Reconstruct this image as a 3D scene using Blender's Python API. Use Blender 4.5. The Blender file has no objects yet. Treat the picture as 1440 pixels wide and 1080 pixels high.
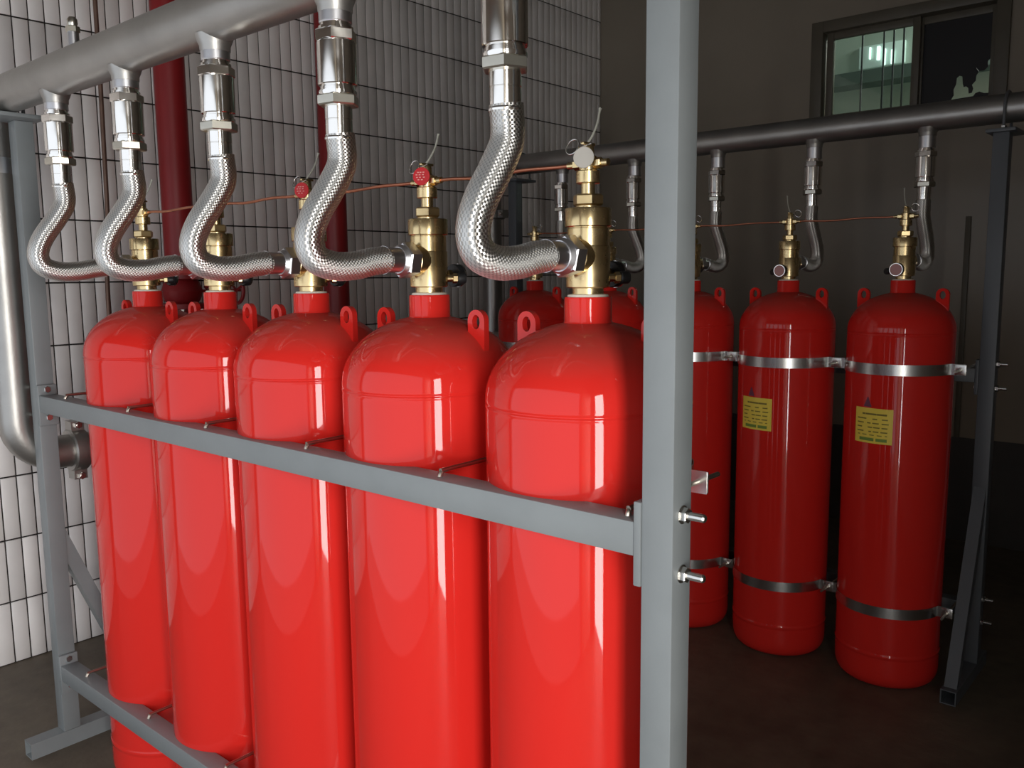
import bpy, bmesh, math, random
from mathutils import Vector, Matrix
random.seed(7)
PI = math.pi
SC = bpy.context.scene
COL = SC.collection

# ---------------------------------------------------------------- camera
CAM = Vector((0.85476, -1.18439, 1.45915))
RT = Vector((0.756846, 0.653508, -0.010561))
UP = Vector((-0.076149, 0.104216, 0.991635))
FW = Vector((-0.649142, 0.749711, -0.128640))
FOC = 1214.21                                     # focal length in pixels of the 1440 wide frame
cd = bpy.data.cameras.new('camera')
cd.sensor_width = 36.0
cd.lens = FOC * 36.0 / 1440.0
cd.clip_start = 0.02
cam = bpy.data.objects.new('camera', cd)
COL.objects.link(cam)
B = -FW
cam.matrix_world = Matrix(((RT.x, UP.x, B.x, CAM.x), (RT.y, UP.y, B.y, CAM.y), (RT.z, UP.z, B.z, CAM.z), (0, 0, 0, 1)))
SC.camera = cam

# ---------------------------------------------------------------- room dimensions
XW, XE = -2.6435, 1.45        # tiled wall on the left, wall on the right
YF, YB = -1.76, 3.80          # wall behind the camera, back wall with the window
SIDE = (-2.25, -1.60, 2.20)   # narrow side door in the right wall: y0, y1, height
T = 0.12                             # wall thickness
ZC = 3.45                     # ceiling
SLOT = (-1.70, -1.15, 2.15)          # doorway in the right wall beside the camera: y0, y1, height
VENT = (-2.45, 0.95, 0.01, 2.20)    # window in the wall behind the camera: x0, x1, z0, z1
ZC = 3.45                     # ceiling
GATE = (-1.20, 1.00, 2.00)    # wide gateway in the wall behind the camera: x0, x1, height
ZC = 3.45                     # ceiling
DOOR = (-2.65, -1.75, 2.15)   # doorway in the right wall: y0, y1, height
TR = 0.26                     # thickness of the right wall

# ---------------------------------------------------------------- world, light, exposure
w = bpy.data.worlds.new('overcast_sky')
SC.world = w
w.use_nodes = True
w.node_tree.nodes['Background'].inputs[0].default_value = (0.80, 0.88, 1.0, 1)
w.node_tree.nodes['Background'].inputs[1].default_value = 0.9

def area(name, loc, aim, sx, sy, power, col):
    l = bpy.data.lights.new(name, 'AREA')
    l.shape = 'RECTANGLE'
    l.size, l.size_y, l.energy, l.color = sx, sy, power, col
    o = bpy.data.objects.new(name, l)
    COL.objects.link(o)
    o.location = loc
    d = Vector(aim) - Vector(loc)
    o.rotation_euler = d.to_track_quat('-Z', 'Y').to_euler()
    return o
# daylight standing in the doorway beside the camera and in the wide window behind it; rad is the radiance
a_ = (SLOT[1] - SLOT[0]) * SLOT[2]
area('doorway_daylight', (XE + T + 0.03, (SLOT[0] + SLOT[1]) / 2, SLOT[2] / 2 + 0.005), (0, (SLOT[0] + SLOT[1]) / 2, SLOT[2] / 2 + 0.005),
     SLOT[1] - SLOT[0], SLOT[2] - 0.01, 19.0 * a_ * PI, (1.0, 0.98, 0.95))
a_ = (VENT[1] - VENT[0]) * (VENT[3] - VENT[2])
area('window_daylight', ((VENT[0] + VENT[1]) / 2, YF - 0.01, (VENT[2] + VENT[3]) / 2), ((VENT[0] + VENT[1]) / 2, 5, (VENT[2] + VENT[3]) / 2),
     VENT[1] - VENT[0], VENT[3] - VENT[2], 0.42 * a_ * PI, (0.98, 0.98, 1.0))
SC.view_settings.view_transform = 'Standard'
SC.view_settings.look = 'None'
SC.view_settings.gamma = 1
SC.view_settings.use_curve_mapping = False
SC.view_settings.exposure = 0.0

# ---------------------------------------------------------------- materials
def mat(name, col, rough=0.5, metal=0.0, noise=0.0, nscale=8.0, bump=0.0, bscale=60.0, coat=0.0, emit=None, estr=0.0, alpha=None, spec=0.5, trans=0.0, rnoise=0.0, cior=1.5):
    m = bpy.data.materials.new(name)
    m.use_nodes = True
    nt = m.node_tree
    b = nt.nodes['Principled BSDF']
    b.inputs['Base Color'].default_value = (*col, 1)
    b.inputs['Roughness'].default_value = rough
    b.inputs['Metallic'].default_value = metal
    b.inputs['Coat Weight'].default_value = coat
    b.inputs['Coat Roughness'].default_value = 0.045
    b.inputs['Specular IOR Level'].default_value = spec
    b.inputs['Coat IOR'].default_value = cior
    if trans:
        b.inputs['Transmission Weight'].default_value = trans
    if emit:
        b.inputs['Emission Color'].default_value = (*emit, 1)
        b.inputs['Emission Strength'].default_value = estr
    tc = None
    if noise or bump or rnoise:
        tc = nt.nodes.new('ShaderNodeTexCoord')
    if noise or rnoise:
        n = nt.nodes.new('ShaderNodeTexNoise')
        n.inputs['Scale'].default_value = nscale
        n.inputs['Detail'].default_value = 6
        nt.links.new(tc.outputs['Object'], n.inputs['Vector'])
    if noise:
        r = nt.nodes.new('ShaderNodeMapRange')
        r.inputs['From Min'].default_value = 0.3
        r.inputs['From Max'].default_value = 0.7
        r.inputs['To Min'].default_value = 1 - noise
        r.inputs['To Max'].default_value = 1 + noise
        nt.links.new(n.outputs['Fac'], r.inputs['Value'])
        mx = nt.nodes.new('ShaderNodeMix')
        mx.data_type = 'RGBA'
        mx.blend_type = 'MULTIPLY'
        mx.inputs['Factor'].default_value = 1
        mx.inputs['A'].default_value = (*col, 1)
        nt.links.new(r.outputs['Result'], mx.inputs['B'])
        nt.links.new(mx.outputs['Result'], b.inputs['Base Color'])
    if rnoise:
        r2 = nt.nodes.new('ShaderNodeMapRange')
        r2.inputs['From Min'].default_value = 0.3
        r2.inputs['From Max'].default_value = 0.7
        r2.inputs['To Min'].default_value = max(0.02, rough - rnoise)
        r2.inputs['To Max'].default_value = rough + rnoise
        nt.links.new(n.outputs['Fac'], r2.inputs['Value'])
        nt.links.new(r2.outputs['Result'], b.inputs['Roughness'])
    if bump:
        n2 = nt.nodes.new('ShaderNodeTexNoise')
        n2.inputs['Scale'].default_value = bscale
        n2.inputs['Detail'].default_value = 4
        nt.links.new(tc.outputs['Object'], n2.inputs['Vector'])
        bp = nt.nodes.new('ShaderNodeBump')
        bp.inputs['Strength'].default_value = bump
        bp.inputs['Distance'].default_value = 0.01
        nt.links.new(n2.outputs['Fac'], bp.inputs['Height'])
        nt.links.new(bp.outputs['Normal'], b.inputs['Normal'])
    return m

def N(nt, kind, **kw):
    n = nt.nodes.new(kind)
    for k, v in kw.items():
        setattr(n, k, v)
    return n

def math_node(nt, op, a, b=None):
    n = N(nt, 'ShaderNodeMath', operation=op)
    for i, v in enumerate((a, b)):
        if v is None:
            continue
        if isinstance(v, (int, float)):
            n.inputs[i].default_value = v
        else:
            nt.links.new(v, n.inputs[i])
    return n.outputs[0]

def red_paint():
    m = mat('red_gloss_paint', (0.62, 0.014, 0.012), rough=0.35, coat=1.0, spec=0.0, cior=1.41)
    nt = m.node_tree
    b = nt.nodes['Principled BSDF']
    geo = N(nt, 'ShaderNodeNewGeometry')
    tc = N(nt, 'ShaderNodeTexCoord')
    sep = N(nt, 'ShaderNodeSeparateXYZ')
    nt.links.new(geo.outputs['Normal'], sep.inputs[0])
    noi = N(nt, 'ShaderNodeTexNoise')
    noi.inputs['Scale'].default_value = 14
    noi.inputs['Detail'].default_value = 7
    nt.links.new(tc.outputs['Object'], noi.inputs['Vector'])
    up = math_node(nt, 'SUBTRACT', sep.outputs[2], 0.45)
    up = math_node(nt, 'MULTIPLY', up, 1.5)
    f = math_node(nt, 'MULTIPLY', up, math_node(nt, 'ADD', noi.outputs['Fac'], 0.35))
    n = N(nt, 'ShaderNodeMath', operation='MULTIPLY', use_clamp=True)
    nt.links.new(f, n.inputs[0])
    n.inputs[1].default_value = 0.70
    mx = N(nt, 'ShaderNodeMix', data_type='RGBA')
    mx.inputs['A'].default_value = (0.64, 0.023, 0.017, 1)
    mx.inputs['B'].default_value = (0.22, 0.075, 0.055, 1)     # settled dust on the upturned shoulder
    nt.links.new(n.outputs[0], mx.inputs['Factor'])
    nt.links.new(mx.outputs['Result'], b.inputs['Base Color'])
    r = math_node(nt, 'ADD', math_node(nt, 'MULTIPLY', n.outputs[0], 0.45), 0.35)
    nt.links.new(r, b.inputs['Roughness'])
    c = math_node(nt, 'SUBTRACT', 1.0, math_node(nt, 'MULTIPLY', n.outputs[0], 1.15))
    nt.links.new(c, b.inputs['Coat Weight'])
    return m

def braid_metal():
    m = mat('braided_steel', (0.80, 0.79, 0.76), rough=0.16, metal=1.0)
    nt = m.node_tree
    b = nt.nodes['Principled BSDF']
    uv = N(nt, 'ShaderNodeTexCoord')
    sep = N(nt, 'ShaderNodeSeparateXYZ')
    nt.links.new(uv.outputs['UV'], sep.inputs[0])
    # drawn wire lying along the hose spreads light lengthwise
    b.inputs['Roughness'].default_value = 0.40
    b.inputs['Anisotropic'].default_value = 0.96
    b.inputs['Anisotropic Rotation'].default_value = 0.25
    tg = N(nt, 'ShaderNodeTangent', direction_type='UV_MAP')
    nt.links.new(tg.outputs[0], b.inputs['Tangent'])
    # over-and-under strands: ridges round the hose whose phase steps at every crossing
    row = math_node(nt, 'FLOOR', math_node(nt, 'MULTIPLY', sep.outputs[1], 270))
    ph = math_node(nt, 'ADD', math_node(nt, 'MULTIPLY', sep.outputs[0], 24), math_node(nt, 'MULTIPLY', row, 0.5))
    h = math_node(nt, 'PINGPONG', ph, 0.5)
    bp = N(nt, 'ShaderNodeBump')
    bp.inputs['Strength'].default_value = 0.8
    bp.inputs['Distance'].default_value = 0.0016
    nt.links.new(h, bp.inputs['Height'])
    nt.links.new(bp.outputs['Normal'], b.inputs['Normal'])
    mr = N(nt, 'ShaderNodeMapRange')
    mr.inputs['From Min'].default_value = 0.0
    mr.inputs['From Max'].default_value = 0.25
    mr.inputs['To Min'].default_value = 0.55
    mr.inputs['To Max'].default_value = 1.0
    nt.links.new(h, mr.inputs['Value'])
    mx = N(nt, 'ShaderNodeMix', data_type='RGBA', blend_type='MULTIPLY')
    mx.inputs['Factor'].default_value = 1
    mx.inputs['A'].default_value = (0.84, 0.83, 0.79, 1)
    nt.links.new(mr.outputs['Result'], mx.inputs['B'])
    nt.links.new(mx.outputs['Result'], b.inputs['Base Color'])
    return m

def tile_mat():
    m = mat('glazed_white_tile', (0.86, 0.82, 0.79), rough=0.38)
    nt = m.node_tree
    b = nt.nodes['Principled BSDF']
    oi = N(nt, 'ShaderNodeObjectInfo')
    tc = N(nt, 'ShaderNodeTexCoord')
    noi = N(nt, 'ShaderNodeTexNoise')
    noi.inputs['Scale'].default_value = 5
    noi.inputs['Detail'].default_value = 6
    gp = N(nt, 'ShaderNodeNewGeometry')
    nt.links.new(gp.outputs['Position'], noi.inputs['Vector'])
    f = math_node(nt, 'ADD', math_node(nt, 'MULTIPLY', oi.outputs['Random'], 0.22), math_node(nt, 'MULTIPLY', noi.outputs['Fac'], 0.35))
    f = math_node(nt, 'ADD', f, 0.70)
    mx = N(nt, 'ShaderNodeMix', data_type='RGBA', blend_type='MULTIPLY')
    mx.inputs['Factor'].default_value = 1
    mx.inputs['A'].default_value = (0.86, 0.82, 0.79, 1)
    nt.links.new(f, mx.inputs['B'])
    nt.links.new(mx.outputs['Result'], b.inputs['Base Color'])
    return m

M = dict(
    red=red_paint(),
    redpipe=mat('dark_red_pipe_paint', (0.27, 0.012, 0.014), rough=0.45, noise=0.12, nscale=5),
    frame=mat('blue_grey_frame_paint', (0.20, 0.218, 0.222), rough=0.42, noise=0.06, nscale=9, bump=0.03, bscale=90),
    frame_dark=mat('darker_frame_tone', (0.095, 0.105, 0.115), rough=0.45, noise=0.06, nscale=9),  # darker tone of the frame colour, used on the back rack
    chrome=mat('chromed_steel', (0.82, 0.80, 0.76), rough=0.11, metal=1.0, rnoise=0.04, nscale=20),
    nickel=mat('dull_nickel', (0.62, 0.60, 0.52), rough=0.30, metal=1.0, noise=0.08, nscale=30),
    braid=braid_metal(),
    stub=mat('satin_aluminium_stub', (0.68, 0.68, 0.70), rough=0.33, metal=1.0),
    pipe=mat('galvanised_pipe', (0.36, 0.35, 0.33), rough=0.40, metal=0.9, noise=0.12, nscale=7, bump=0.04, bscale=120),
    brass=mat('brass', (0.72, 0.56, 0.30), rough=0.27, metal=1.0, noise=0.08, nscale=25, rnoise=0.06),
    brass2=mat('dark_brass', (0.52, 0.38, 0.18), rough=0.30, metal=1.0, noise=0.1, nscale=30),
    oxcopper=mat('oxidised_copper', (0.20, 0.125, 0.095), rough=0.5, metal=0.6, noise=0.2, nscale=12),
    copper=mat('copper', (0.50, 0.20, 0.12), rough=0.40, metal=1.0, noise=0.15, nscale=18),
    bolt=mat('zinc_bolt', (0.66, 0.65, 0.62), rough=0.26, metal=1.0),
    rod=mat('plated_rod', (0.50, 0.45, 0.38), rough=0.32, metal=1.0),
    strap=mat('stainless_strap', (0.60, 0.61, 0.60), rough=0.27, metal=1.0),
    tape=mat('white_thread_tape', (0.80, 0.76, 0.66), rough=0.7),
    black=mat('black_rubber', (0.015, 0.015, 0.016), rough=0.45),
    gface=mat('pinkish_gauge_face', (0.42, 0.20, 0.19), rough=0.35),
    tagred=mat('red_seal_tag', (0.50, 0.020, 0.025), rough=0.35),
    taggrey=mat('grey_seal_tag', (0.42, 0.40, 0.36), rough=0.45),
    tie=mat('clear_nylon_tie', (0.42, 0.42, 0.36), rough=0.4),
    print_pink=mat('tag_print', (0.72, 0.35, 0.32), rough=0.6),
    label=mat('yellow_label', (0.86, 0.66, 0.09), rough=0.42),
    ink=mat('label_ink', (0.22, 0.17, 0.03), rough=0.6),
    inkgreen=mat('label_green_ink', (0.18, 0.28, 0.05), rough=0.6),
    logo=mat('violet_logo_sticker', (0.16, 0.04, 0.08), rough=0.4),
    tile=tile_mat(),
    grout=mat('dark_grout', (0.022, 0.018, 0.016), rough=0.9),
    plaster=mat('aged_white_paint', (0.30, 0.26, 0.205), rough=0.30, noise=0.10, nscale=1.6),
    wains=mat('dark_dado_paint', (0.06, 0.056, 0.052), rough=0.5, noise=0.2, nscale=3),
    ceil=mat('grey_ceiling', (0.16, 0.15, 0.14), rough=0.9),
    winframe=mat('brown_grey_window_frame', (0.13, 0.115, 0.085), rough=0.45, noise=0.08),
    film=mat('black_torn_film', (0.012, 0.011, 0.012), rough=0.45),
    teal=mat('pale_teal_wall', (0.52, 0.60, 0.54), rough=0.6, noise=0.1, nscale=2),
    beam=mat('grey_green_beam', (0.12, 0.17, 0.155), rough=0.6),
    glintpanel=mat('glowing_glint_panel', (0.6, 0.75, 0.7), emit=(0.85, 1.0, 0.94), estr=0.15),
    glint=mat('glowing_glint', (0.9, 1.0, 0.96), emit=(0.85, 1.0, 0.95), estr=1.6),  # glow that stands in for the bright glints in the pane
    dark=mat('dark_steel', (0.10, 0.105, 0.11), rough=0.5, noise=0.1),
)

def floor_mat():
    m = mat('stained_concrete', (0.10, 0.085, 0.068), rough=0.55, bump=0.15, bscale=30)
    nt = m.node_tree
    b = nt.nodes['Principled BSDF']
    tc = N(nt, 'ShaderNodeTexCoord')
    n1 = N(nt, 'ShaderNodeTexNoise'); n1.inputs['Scale'].default_value = 1.7; n1.inputs['Detail'].default_value = 8
    n2 = N(nt, 'ShaderNodeTexNoise'); n2.inputs['Scale'].default_value = 14; n2.inputs['Detail'].default_value = 5
    nt.links.new(tc.outputs['Object'], n1.inputs['Vector'])
    nt.links.new(tc.outputs['Object'], n2.inputs['Vector'])
    f = math_node(nt, 'ADD', math_node(nt, 'MULTIPLY', n1.outputs['Fac'], 0.7), math_node(nt, 'MULTIPLY', n2.outputs['Fac'], 0.3))
    cr = N(nt, 'ShaderNodeValToRGB')
    cr.color_ramp.elements[0].position = 0.32; cr.color_ramp.elements[0].color = (0.062, 0.048, 0.033, 1)
    cr.color_ramp.elements[1].position = 0.70; cr.color_ramp.elements[1].color = (0.17, 0.136, 0.096, 1)
    nt.links.new(f, cr.inputs['Fac'])
    nt.links.new(cr.outputs['Color'], b.inputs['Base Color'])
    return m
M['floor'] = floor_mat()

def glass_mat():
    m = bpy.data.materials.new('window_glass')
    m.use_nodes = True
    nt = m.node_tree
    nt.nodes.remove(nt.nodes['Principled BSDF'])
    out = nt.nodes['Material Output']
    tr = N(nt, 'ShaderNodeBsdfTransparent'); tr.inputs[0].default_value = (0.86, 0.93, 0.90, 1)
    gl = N(nt, 'ShaderNodeBsdfGlossy'); gl.inputs['Roughness'].default_value = 0.02
    fr = N(nt, 'ShaderNodeFresnel'); fr.inputs['IOR'].default_value = 1.5
    mx = N(nt, 'ShaderNodeMixShader')
    nt.links.new(fr.outputs[0], mx.inputs[0])
    nt.links.new(tr.outputs[0], mx.inputs[1])
    nt.links.new(gl.outputs[0], mx.inputs[2])
    nt.links.new(mx.outputs[0], out.inputs['Surface'])
    return m
M['glass'] = glass_mat()

# ---------------------------------------------------------------- mesh helpers
def finish(me, m, sharp=35):
    me.materials.append(m)
    for p in me.polygons:
        p.use_smooth = True
    me.set_sharp_from_angle(angle=math.radians(sharp))
    return me

def link(name, me, parent=None, loc=(0, 0, 0), rot=(0, 0, 0)):
    o = bpy.data.objects.new(name, me)
    COL.objects.link(o)
    o.location = loc
    o.rotation_euler = rot
    if parent:
        o.parent = parent
    return o

class MB:
    """collects simple solids in one bmesh"""
    def __init__(self):
        self.bm = bmesh.new()
        self.uv = None
    def box(self, x0, x1, y0, y1, z0, z1, bev=0.0):
        t = bmesh.ops.create_cube(self.bm, size=1.0)
        vs = t['verts']
        for v in vs:
            v.co = Vector((x0 + (v.co.x + .5) * (x1 - x0), y0 + (v.co.y + .5) * (y1 - y0), z0 + (v.co.z + .5) * (z1 - z0)))
        if bev:
            es = list({e for v in vs for e in v.link_edges})
            bmesh.ops.bevel(self.bm, geom=es, offset=bev, segments=2, profile=0.5, affect='EDGES')
        return self
    def lathe(self, prof, n=48, mtx=None, ang0=0.0):
        rings = []
        for r, z in prof:
            if r < 1e-6:
                rings.append([self.bm.verts.new((0, 0, z))])
            else:
                rings.append([self.bm.verts.new((r * math.cos(ang0 + 2 * PI * k / n), r * math.sin(ang0 + 2 * PI * k / n), z)) for k in range(n)])
        for a, b in zip(rings, rings[1:]):
            for k in range(n):
                k2 = (k + 1) % n
                if len(a) == 1 and len(b) == 1:
                    continue
                if len(a) == 1:
                    self.bm.faces.new((a[0], b[k2], b[k]))
                elif len(b) == 1:
                    self.bm.faces.new((a[k], a[k2], b[0]))
                else:
                    self.bm.faces.new((a[k], a[k2], b[k2], b[k]))
        if mtx is not None:
            for ring in rings:
                for v in ring:
                    v.co = mtx @ v.co
        return self
    def hexa(self, r, z0, z1, ch=0.0015, mtx=None, ang0=0.0):
        return self.lathe([(0, z0), (r - ch, z0), (r, z0 + ch), (r, z1 - ch), (r - ch, z1), (0, z1)], 6, mtx, ang0)
    def tube(self, pts, rad, n=16, cap=True, uv=False, closed=False, start_up=None):
        pts = [Vector(p) for p in pts]
        L = len(pts)
        tang = []
        for i in range(L):
            if closed:
                t = pts[(i + 1) % L] - pts[i - 1]
            else:
                t = pts[min(i + 1, L - 1)] - pts[max(i - 1, 0)]
            tang.append(t.normalized())
        up = Vector(start_up) if start_up else (Vector((0, 0, 1)) if abs(tang[0].z) < 0.9 else Vector((1, 0, 0)))
        nrm = (up - tang[0] * up.dot(tang[0])).normalized()
        rings, dist, acc = [], [], 0.0
        for i in range(L):
            if i:
                nrm = (nrm - tang[i] * nrm.dot(tang[i])).normalized()
                acc += (pts[i] - pts[i - 1]).length
            dist.append(acc)
            bi = tang[i].cross(nrm)
            r = rad[i] if isinstance(rad, (list, tuple)) else rad
            rings.append([self.bm.verts.new(pts[i] + (nrm * math.cos(2 * PI * k / n) + bi * math.sin(2 * PI * k / n)) * r) for k in range(n)])
        ul = self.bm.loops.layers.uv.verify() if uv else None
        rng = range(L if closed else L - 1)
        for i in rng:
            j = (i + 1) % L
            for k in range(n):
                k2 = (k + 1) % n
                f = self.bm.faces.new((rings[i][k], rings[i][k2], rings[j][k2], rings[j][k]))
                if uv:
                    for lp, (uu, vv) in zip(f.loops, ((k / n, dist[i]), ((k + 1) / n, dist[i]), ((k + 1) / n, dist[j]), (k / n, dist[j]))):
                        lp[ul].uv = (uu, vv)
        if cap and not closed:
            self.bm.faces.new(list(reversed(rings[0])))
            self.bm.faces.new(rings[-1])
        return self
    def poly(self, pts, y0, y1):
        """extrude an xz outline along y"""
        a = [self.bm.verts.new((x, y0, z)) for x, z in pts]
        b = [self.bm.verts.new((x, y1, z)) for x, z in pts]
        n = len(pts)
        self.bm.faces.new(a)
        self.bm.faces.new(list(reversed(b)))
        for k in range(n):
            self.bm.faces.new((a[(k + 1) % n], a[k], b[k], b[(k + 1) % n]))
        return self
    def mesh(self, name, m, sharp=35):
        bmesh.ops.recalc_face_normals(self.bm, faces=self.bm.faces)
        me = bpy.data.meshes.new(name)
        self.bm.to_mesh(me)
        self.bm.free()
        return finish(me, m, sharp)
    def build(self, name, m, parent=None, loc=(0, 0, 0), rot=(0, 0, 0), sharp=35):
        return link(name, self.mesh(name, m, sharp), parent, loc, rot)

def spline(pts, per=10):
    pts = [Vector(p) for p in pts]
    P = [pts[0] * 2 - pts[1]] + pts + [pts[-1] * 2 - pts[-2]]
    out = []
    for i in range(1, len(P) - 2):
        a, b, c, d = P[i - 1:i + 3]
        for k in range(per):
            t = k / per
            out.append(0.5 * ((2 * b) + (c - a) * t + (2 * a - 5 * b + 4 * c - d) * t * t + (3 * b - a - 3 * c + d) * t ** 3))
    out.append(pts[-1])
    return out

def AX(axis, origin=(0, 0, 0)):
    """matrix taking the lathe axis z to the given direction"""
    q = Vector((0, 0, 1)).rotation_difference(Vector(axis).normalized())
    return Matrix.Translation(Vector(origin)) @ q.to_matrix().to_4x4()

def empty(name, loc=(0, 0, 0), rz=0.0):
    o = bpy.data.objects.new(name, None)
    o.empty_display_size = 0.05
    COL.objects.link(o)
    o.location = loc
    o.rotation_euler = (0, 0, rz)
    return o

def tag(o, label=None, cat=None, group=None, kind=None):
    for k, v in (('label', label), ('category', cat), ('group', group), ('kind', kind)):
        if v:
            o[k] = v
    return o

def kids(o):
    return [c for c in o.children]

def copy_tree(o, parent=None, skip=()):
    c = o.copy()
    COL.objects.link(c)
    if parent:
        c.parent = parent
    for ch in kids(o):
        if ch.name.split('.')[0] not in skip:
            copy_tree(ch, c, skip)
    return c

def to_px(p):
    v = Vector(p) - CAM
    d = v.dot(FW)
    if d < 0.05:
        return None
    return 720 + FOC * v.dot(RT) / d, 540 - FOC * v.dot(UP) / d, d

# ---------------------------------------------------------------- layout of the two rows
S_N, S_F = 0.3830, 0.4109
Y_FAR, X_FAR = 1.9723, -0.0859
near_x = [-S_N * i for i in range(5)]
far_x = [X_FAR - S_F * i for i in range(5)]

# ---------------------------------------------------------------- the room
def struct(name, mb, m, **k):
    return tag(mb.build(name, m), kind='structure', **k)
fl = MB().box(XW - T, XE + T, YF - 0.6, YB + T, -0.10, 0.0)
struct('floor', fl, M['floor'])
struct('ceiling', MB().box(XW - T, XE + T, YF - T, YB + T, ZC, ZC + 0.1), M['ceil'])
b = MB()      # right wall with the doorway
b.box(XE, XE + T, YF - T, SLOT[0], 0, ZC)
b.box(XE, XE + T, SLOT[0], SLOT[1], SLOT[2], ZC)
b.box(XE, XE + T, SLOT[1], YB + T, 0, ZC)
struct('wall_right', b, M['plaster'])
b = MB()      # front wall with a wide window behind the camera
b.box(XW - T, VENT[0], YF - T, YF, 0, ZC)
b.box(VENT[0], VENT[1], YF - T, YF, VENT[3], ZC)
b.box(VENT[1], XE, YF - T, YF, 0, ZC)
struct('wall_front', b, M['plaster'])
b = MB()
b.box(XE - 0.01, XE + T, SLOT[0] - 0.05, SLOT[0], 0, SLOT[2] + 0.05)
b.box(XE - 0.01, XE + T, SLOT[1], SLOT[1] + 0.05, 0, SLOT[2] + 0.05)
b.box(XE - 0.01, XE + T, SLOT[0], SLOT[1], SLOT[2], SLOT[2] + 0.05)
struct('door_1', b, M['winframe'])
b = MB()
b.box(VENT[0] - 0.05, VENT[0], YF - T, YF + 0.02, 0, VENT[3] + 0.05)
b.box(VENT[1], VENT[1] + 0.05, YF - T, YF + 0.02, 0, VENT[3] + 0.05)
b.box(VENT[0], VENT[1], YF - T, YF + 0.02, VENT[3], VENT[3] + 0.05)
struct('window_2', b, M['winframe'])

# back wall with the window hole
WX0, WX1, WZ0, WZ1 = -1.150, -0.210, 2.250, 2.800
b = MB()
b.box(XW - T, WX0, YB, YB + T, 0, ZC)
b.box(WX1, XE + T, YB, YB + T, 0, ZC)
b.box(WX0, WX1, YB, YB + T, 0, WZ0)
b.box(WX0, WX1, YB, YB + T, WZ1, ZC)
struct('wall_back', b, M['plaster'])
struct('baseboard_back', MB().box(XW, XE, YB - 0.008, YB, 0, 0.56), M['wains'])
struct('trim_1', MB().box(-0.335, -0.308, YB - 0.012, YB, 0.56, 1.72, 0.003), M['winframe'])

# tiled wall: grout bed with a tile per piece
TW, TH, Y0T = 0.0571, 0.23945, 0.110
wall = MB().box(XW - T, XW, YF - T, YB + T, 0, ZC).build('wall_left', M['grout'])
tag(wall, kind='structure')
def tile_geo(bm, y, z, h, w_, tilt=0.0, e=0.0022, th=0.0055):
    """bevelled tile lying on x = 0, its face towards +x"""
    c = [(-w_ / 2, 0), (w_ / 2, 0), (w_ / 2, h), (-w_ / 2, h)]
    ci = [(-w_ / 2 + e, e), (w_ / 2 - e, e), (w_ / 2 - e, h - e), (-w_ / 2 + e, h - e)]
    a = [bm.verts.new((0, y + p, z + q)) for p, q in c]
    m_ = [bm.verts.new((th * 0.7 + tilt * p, y + p, z + q)) for p, q in c]
    f = [bm.verts.new((th + tilt * p, y + p, z + q)) for p, q in ci]
    for k in range(4):
        k2 = (k + 1) % 4
        bm.faces.new((a[k], a[k2], m_[k2], m_[k]))
        bm.faces.new((m_[k], m_[k2], f[k2], f[k]))
    bm.faces.new(f)
tile_mesh = []
for t_ in (-0.012, 0.0, 0.012):
    mb = MB()
    tile_geo(mb.bm, 0, 0, TH - 0.0062, TW - 0.0052, t_)
    tile_mesh.append(mb.mesh('tile', M['tile'], 60))

def hidden(p):
    """is the wall point behind a cylinder of the front row?"""
    o, d = CAM, Vector(p) - CAM
    for x in near_x:
        ox, oy = o.x - x, o.y
        a = d.x * d.x + d.y * d.y
        bq = 2 * (ox * d.x + oy * d.y)
        c = ox * ox + oy * oy - 0.175 ** 2
        q = bq * bq - 4 * a * c
        if q > 0:
            t = (-bq - math.sqrt(q)) / (2 * a)
            if 0 < t < 1 and o.z + d.z * t < 1.28:
                return True
    return False
cells = []
for i in range(-51, 66):
    y = Y0T + TW * (i + 0.5)
    if y - TW / 2 < YF or y + TW / 2 > YB:
        continue
    for k in range(0, 15):
        z = TH * k
        h = min(TH, ZC - z)
        if h < 0.05:
            continue
        sc = 0.0
        vis = 0
        for (dy, dz) in ((0, .5), (-.4, .1), (.4, .1), (-.4, .9), (.4, .9)):
            q = to_px((XW, y + dy * TW, z + dz * h))
            if q and 0 <= q[0] <= 1440 and 0 <= q[1] <= 1080 and not hidden((XW, y + dy * TW, z + dz * h)):
                vis += 1
        if vis:
            a = to_px((XW, y - TW / 2, z)); c = to_px((XW, y + TW / 2, z + h))
            sc = abs(a[0] - c[0]) * abs(a[1] - c[1]) * vis / 5
        cells.append((sc, y, z, h))
cells.sort(reverse=True)
n_single = 0
rest = MB()
for sc, y, z, h in cells:
    if sc > 0 and n_single < 300 and h > TH * 0.99:
        n_single += 1
        link('tile', random.choice(tile_mesh), wall, (XW, y, z + 0.003))
    else:
        tile_geo(rest.bm, y, z + 0.003, h - 0.0062, TW - 0.0052, random.choice((-0.012, 0, 0.012)))
y_end = Y0T + TW * math.floor((YB - Y0T) / TW)      # cut tiles closing the corner
for k in range(15):
    z = TH * k
    tile_geo(rest.bm, (y_end + YB) / 2, z + 0.003, min(TH, ZC - z) - 0.0062, YB - y_end - 0.0052, 0, e=0.0015)
o = rest.build('far_tiles', M['tile'], wall, (XW, 0, 0), sharp=60)
tag(o, kind='stuff')

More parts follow.
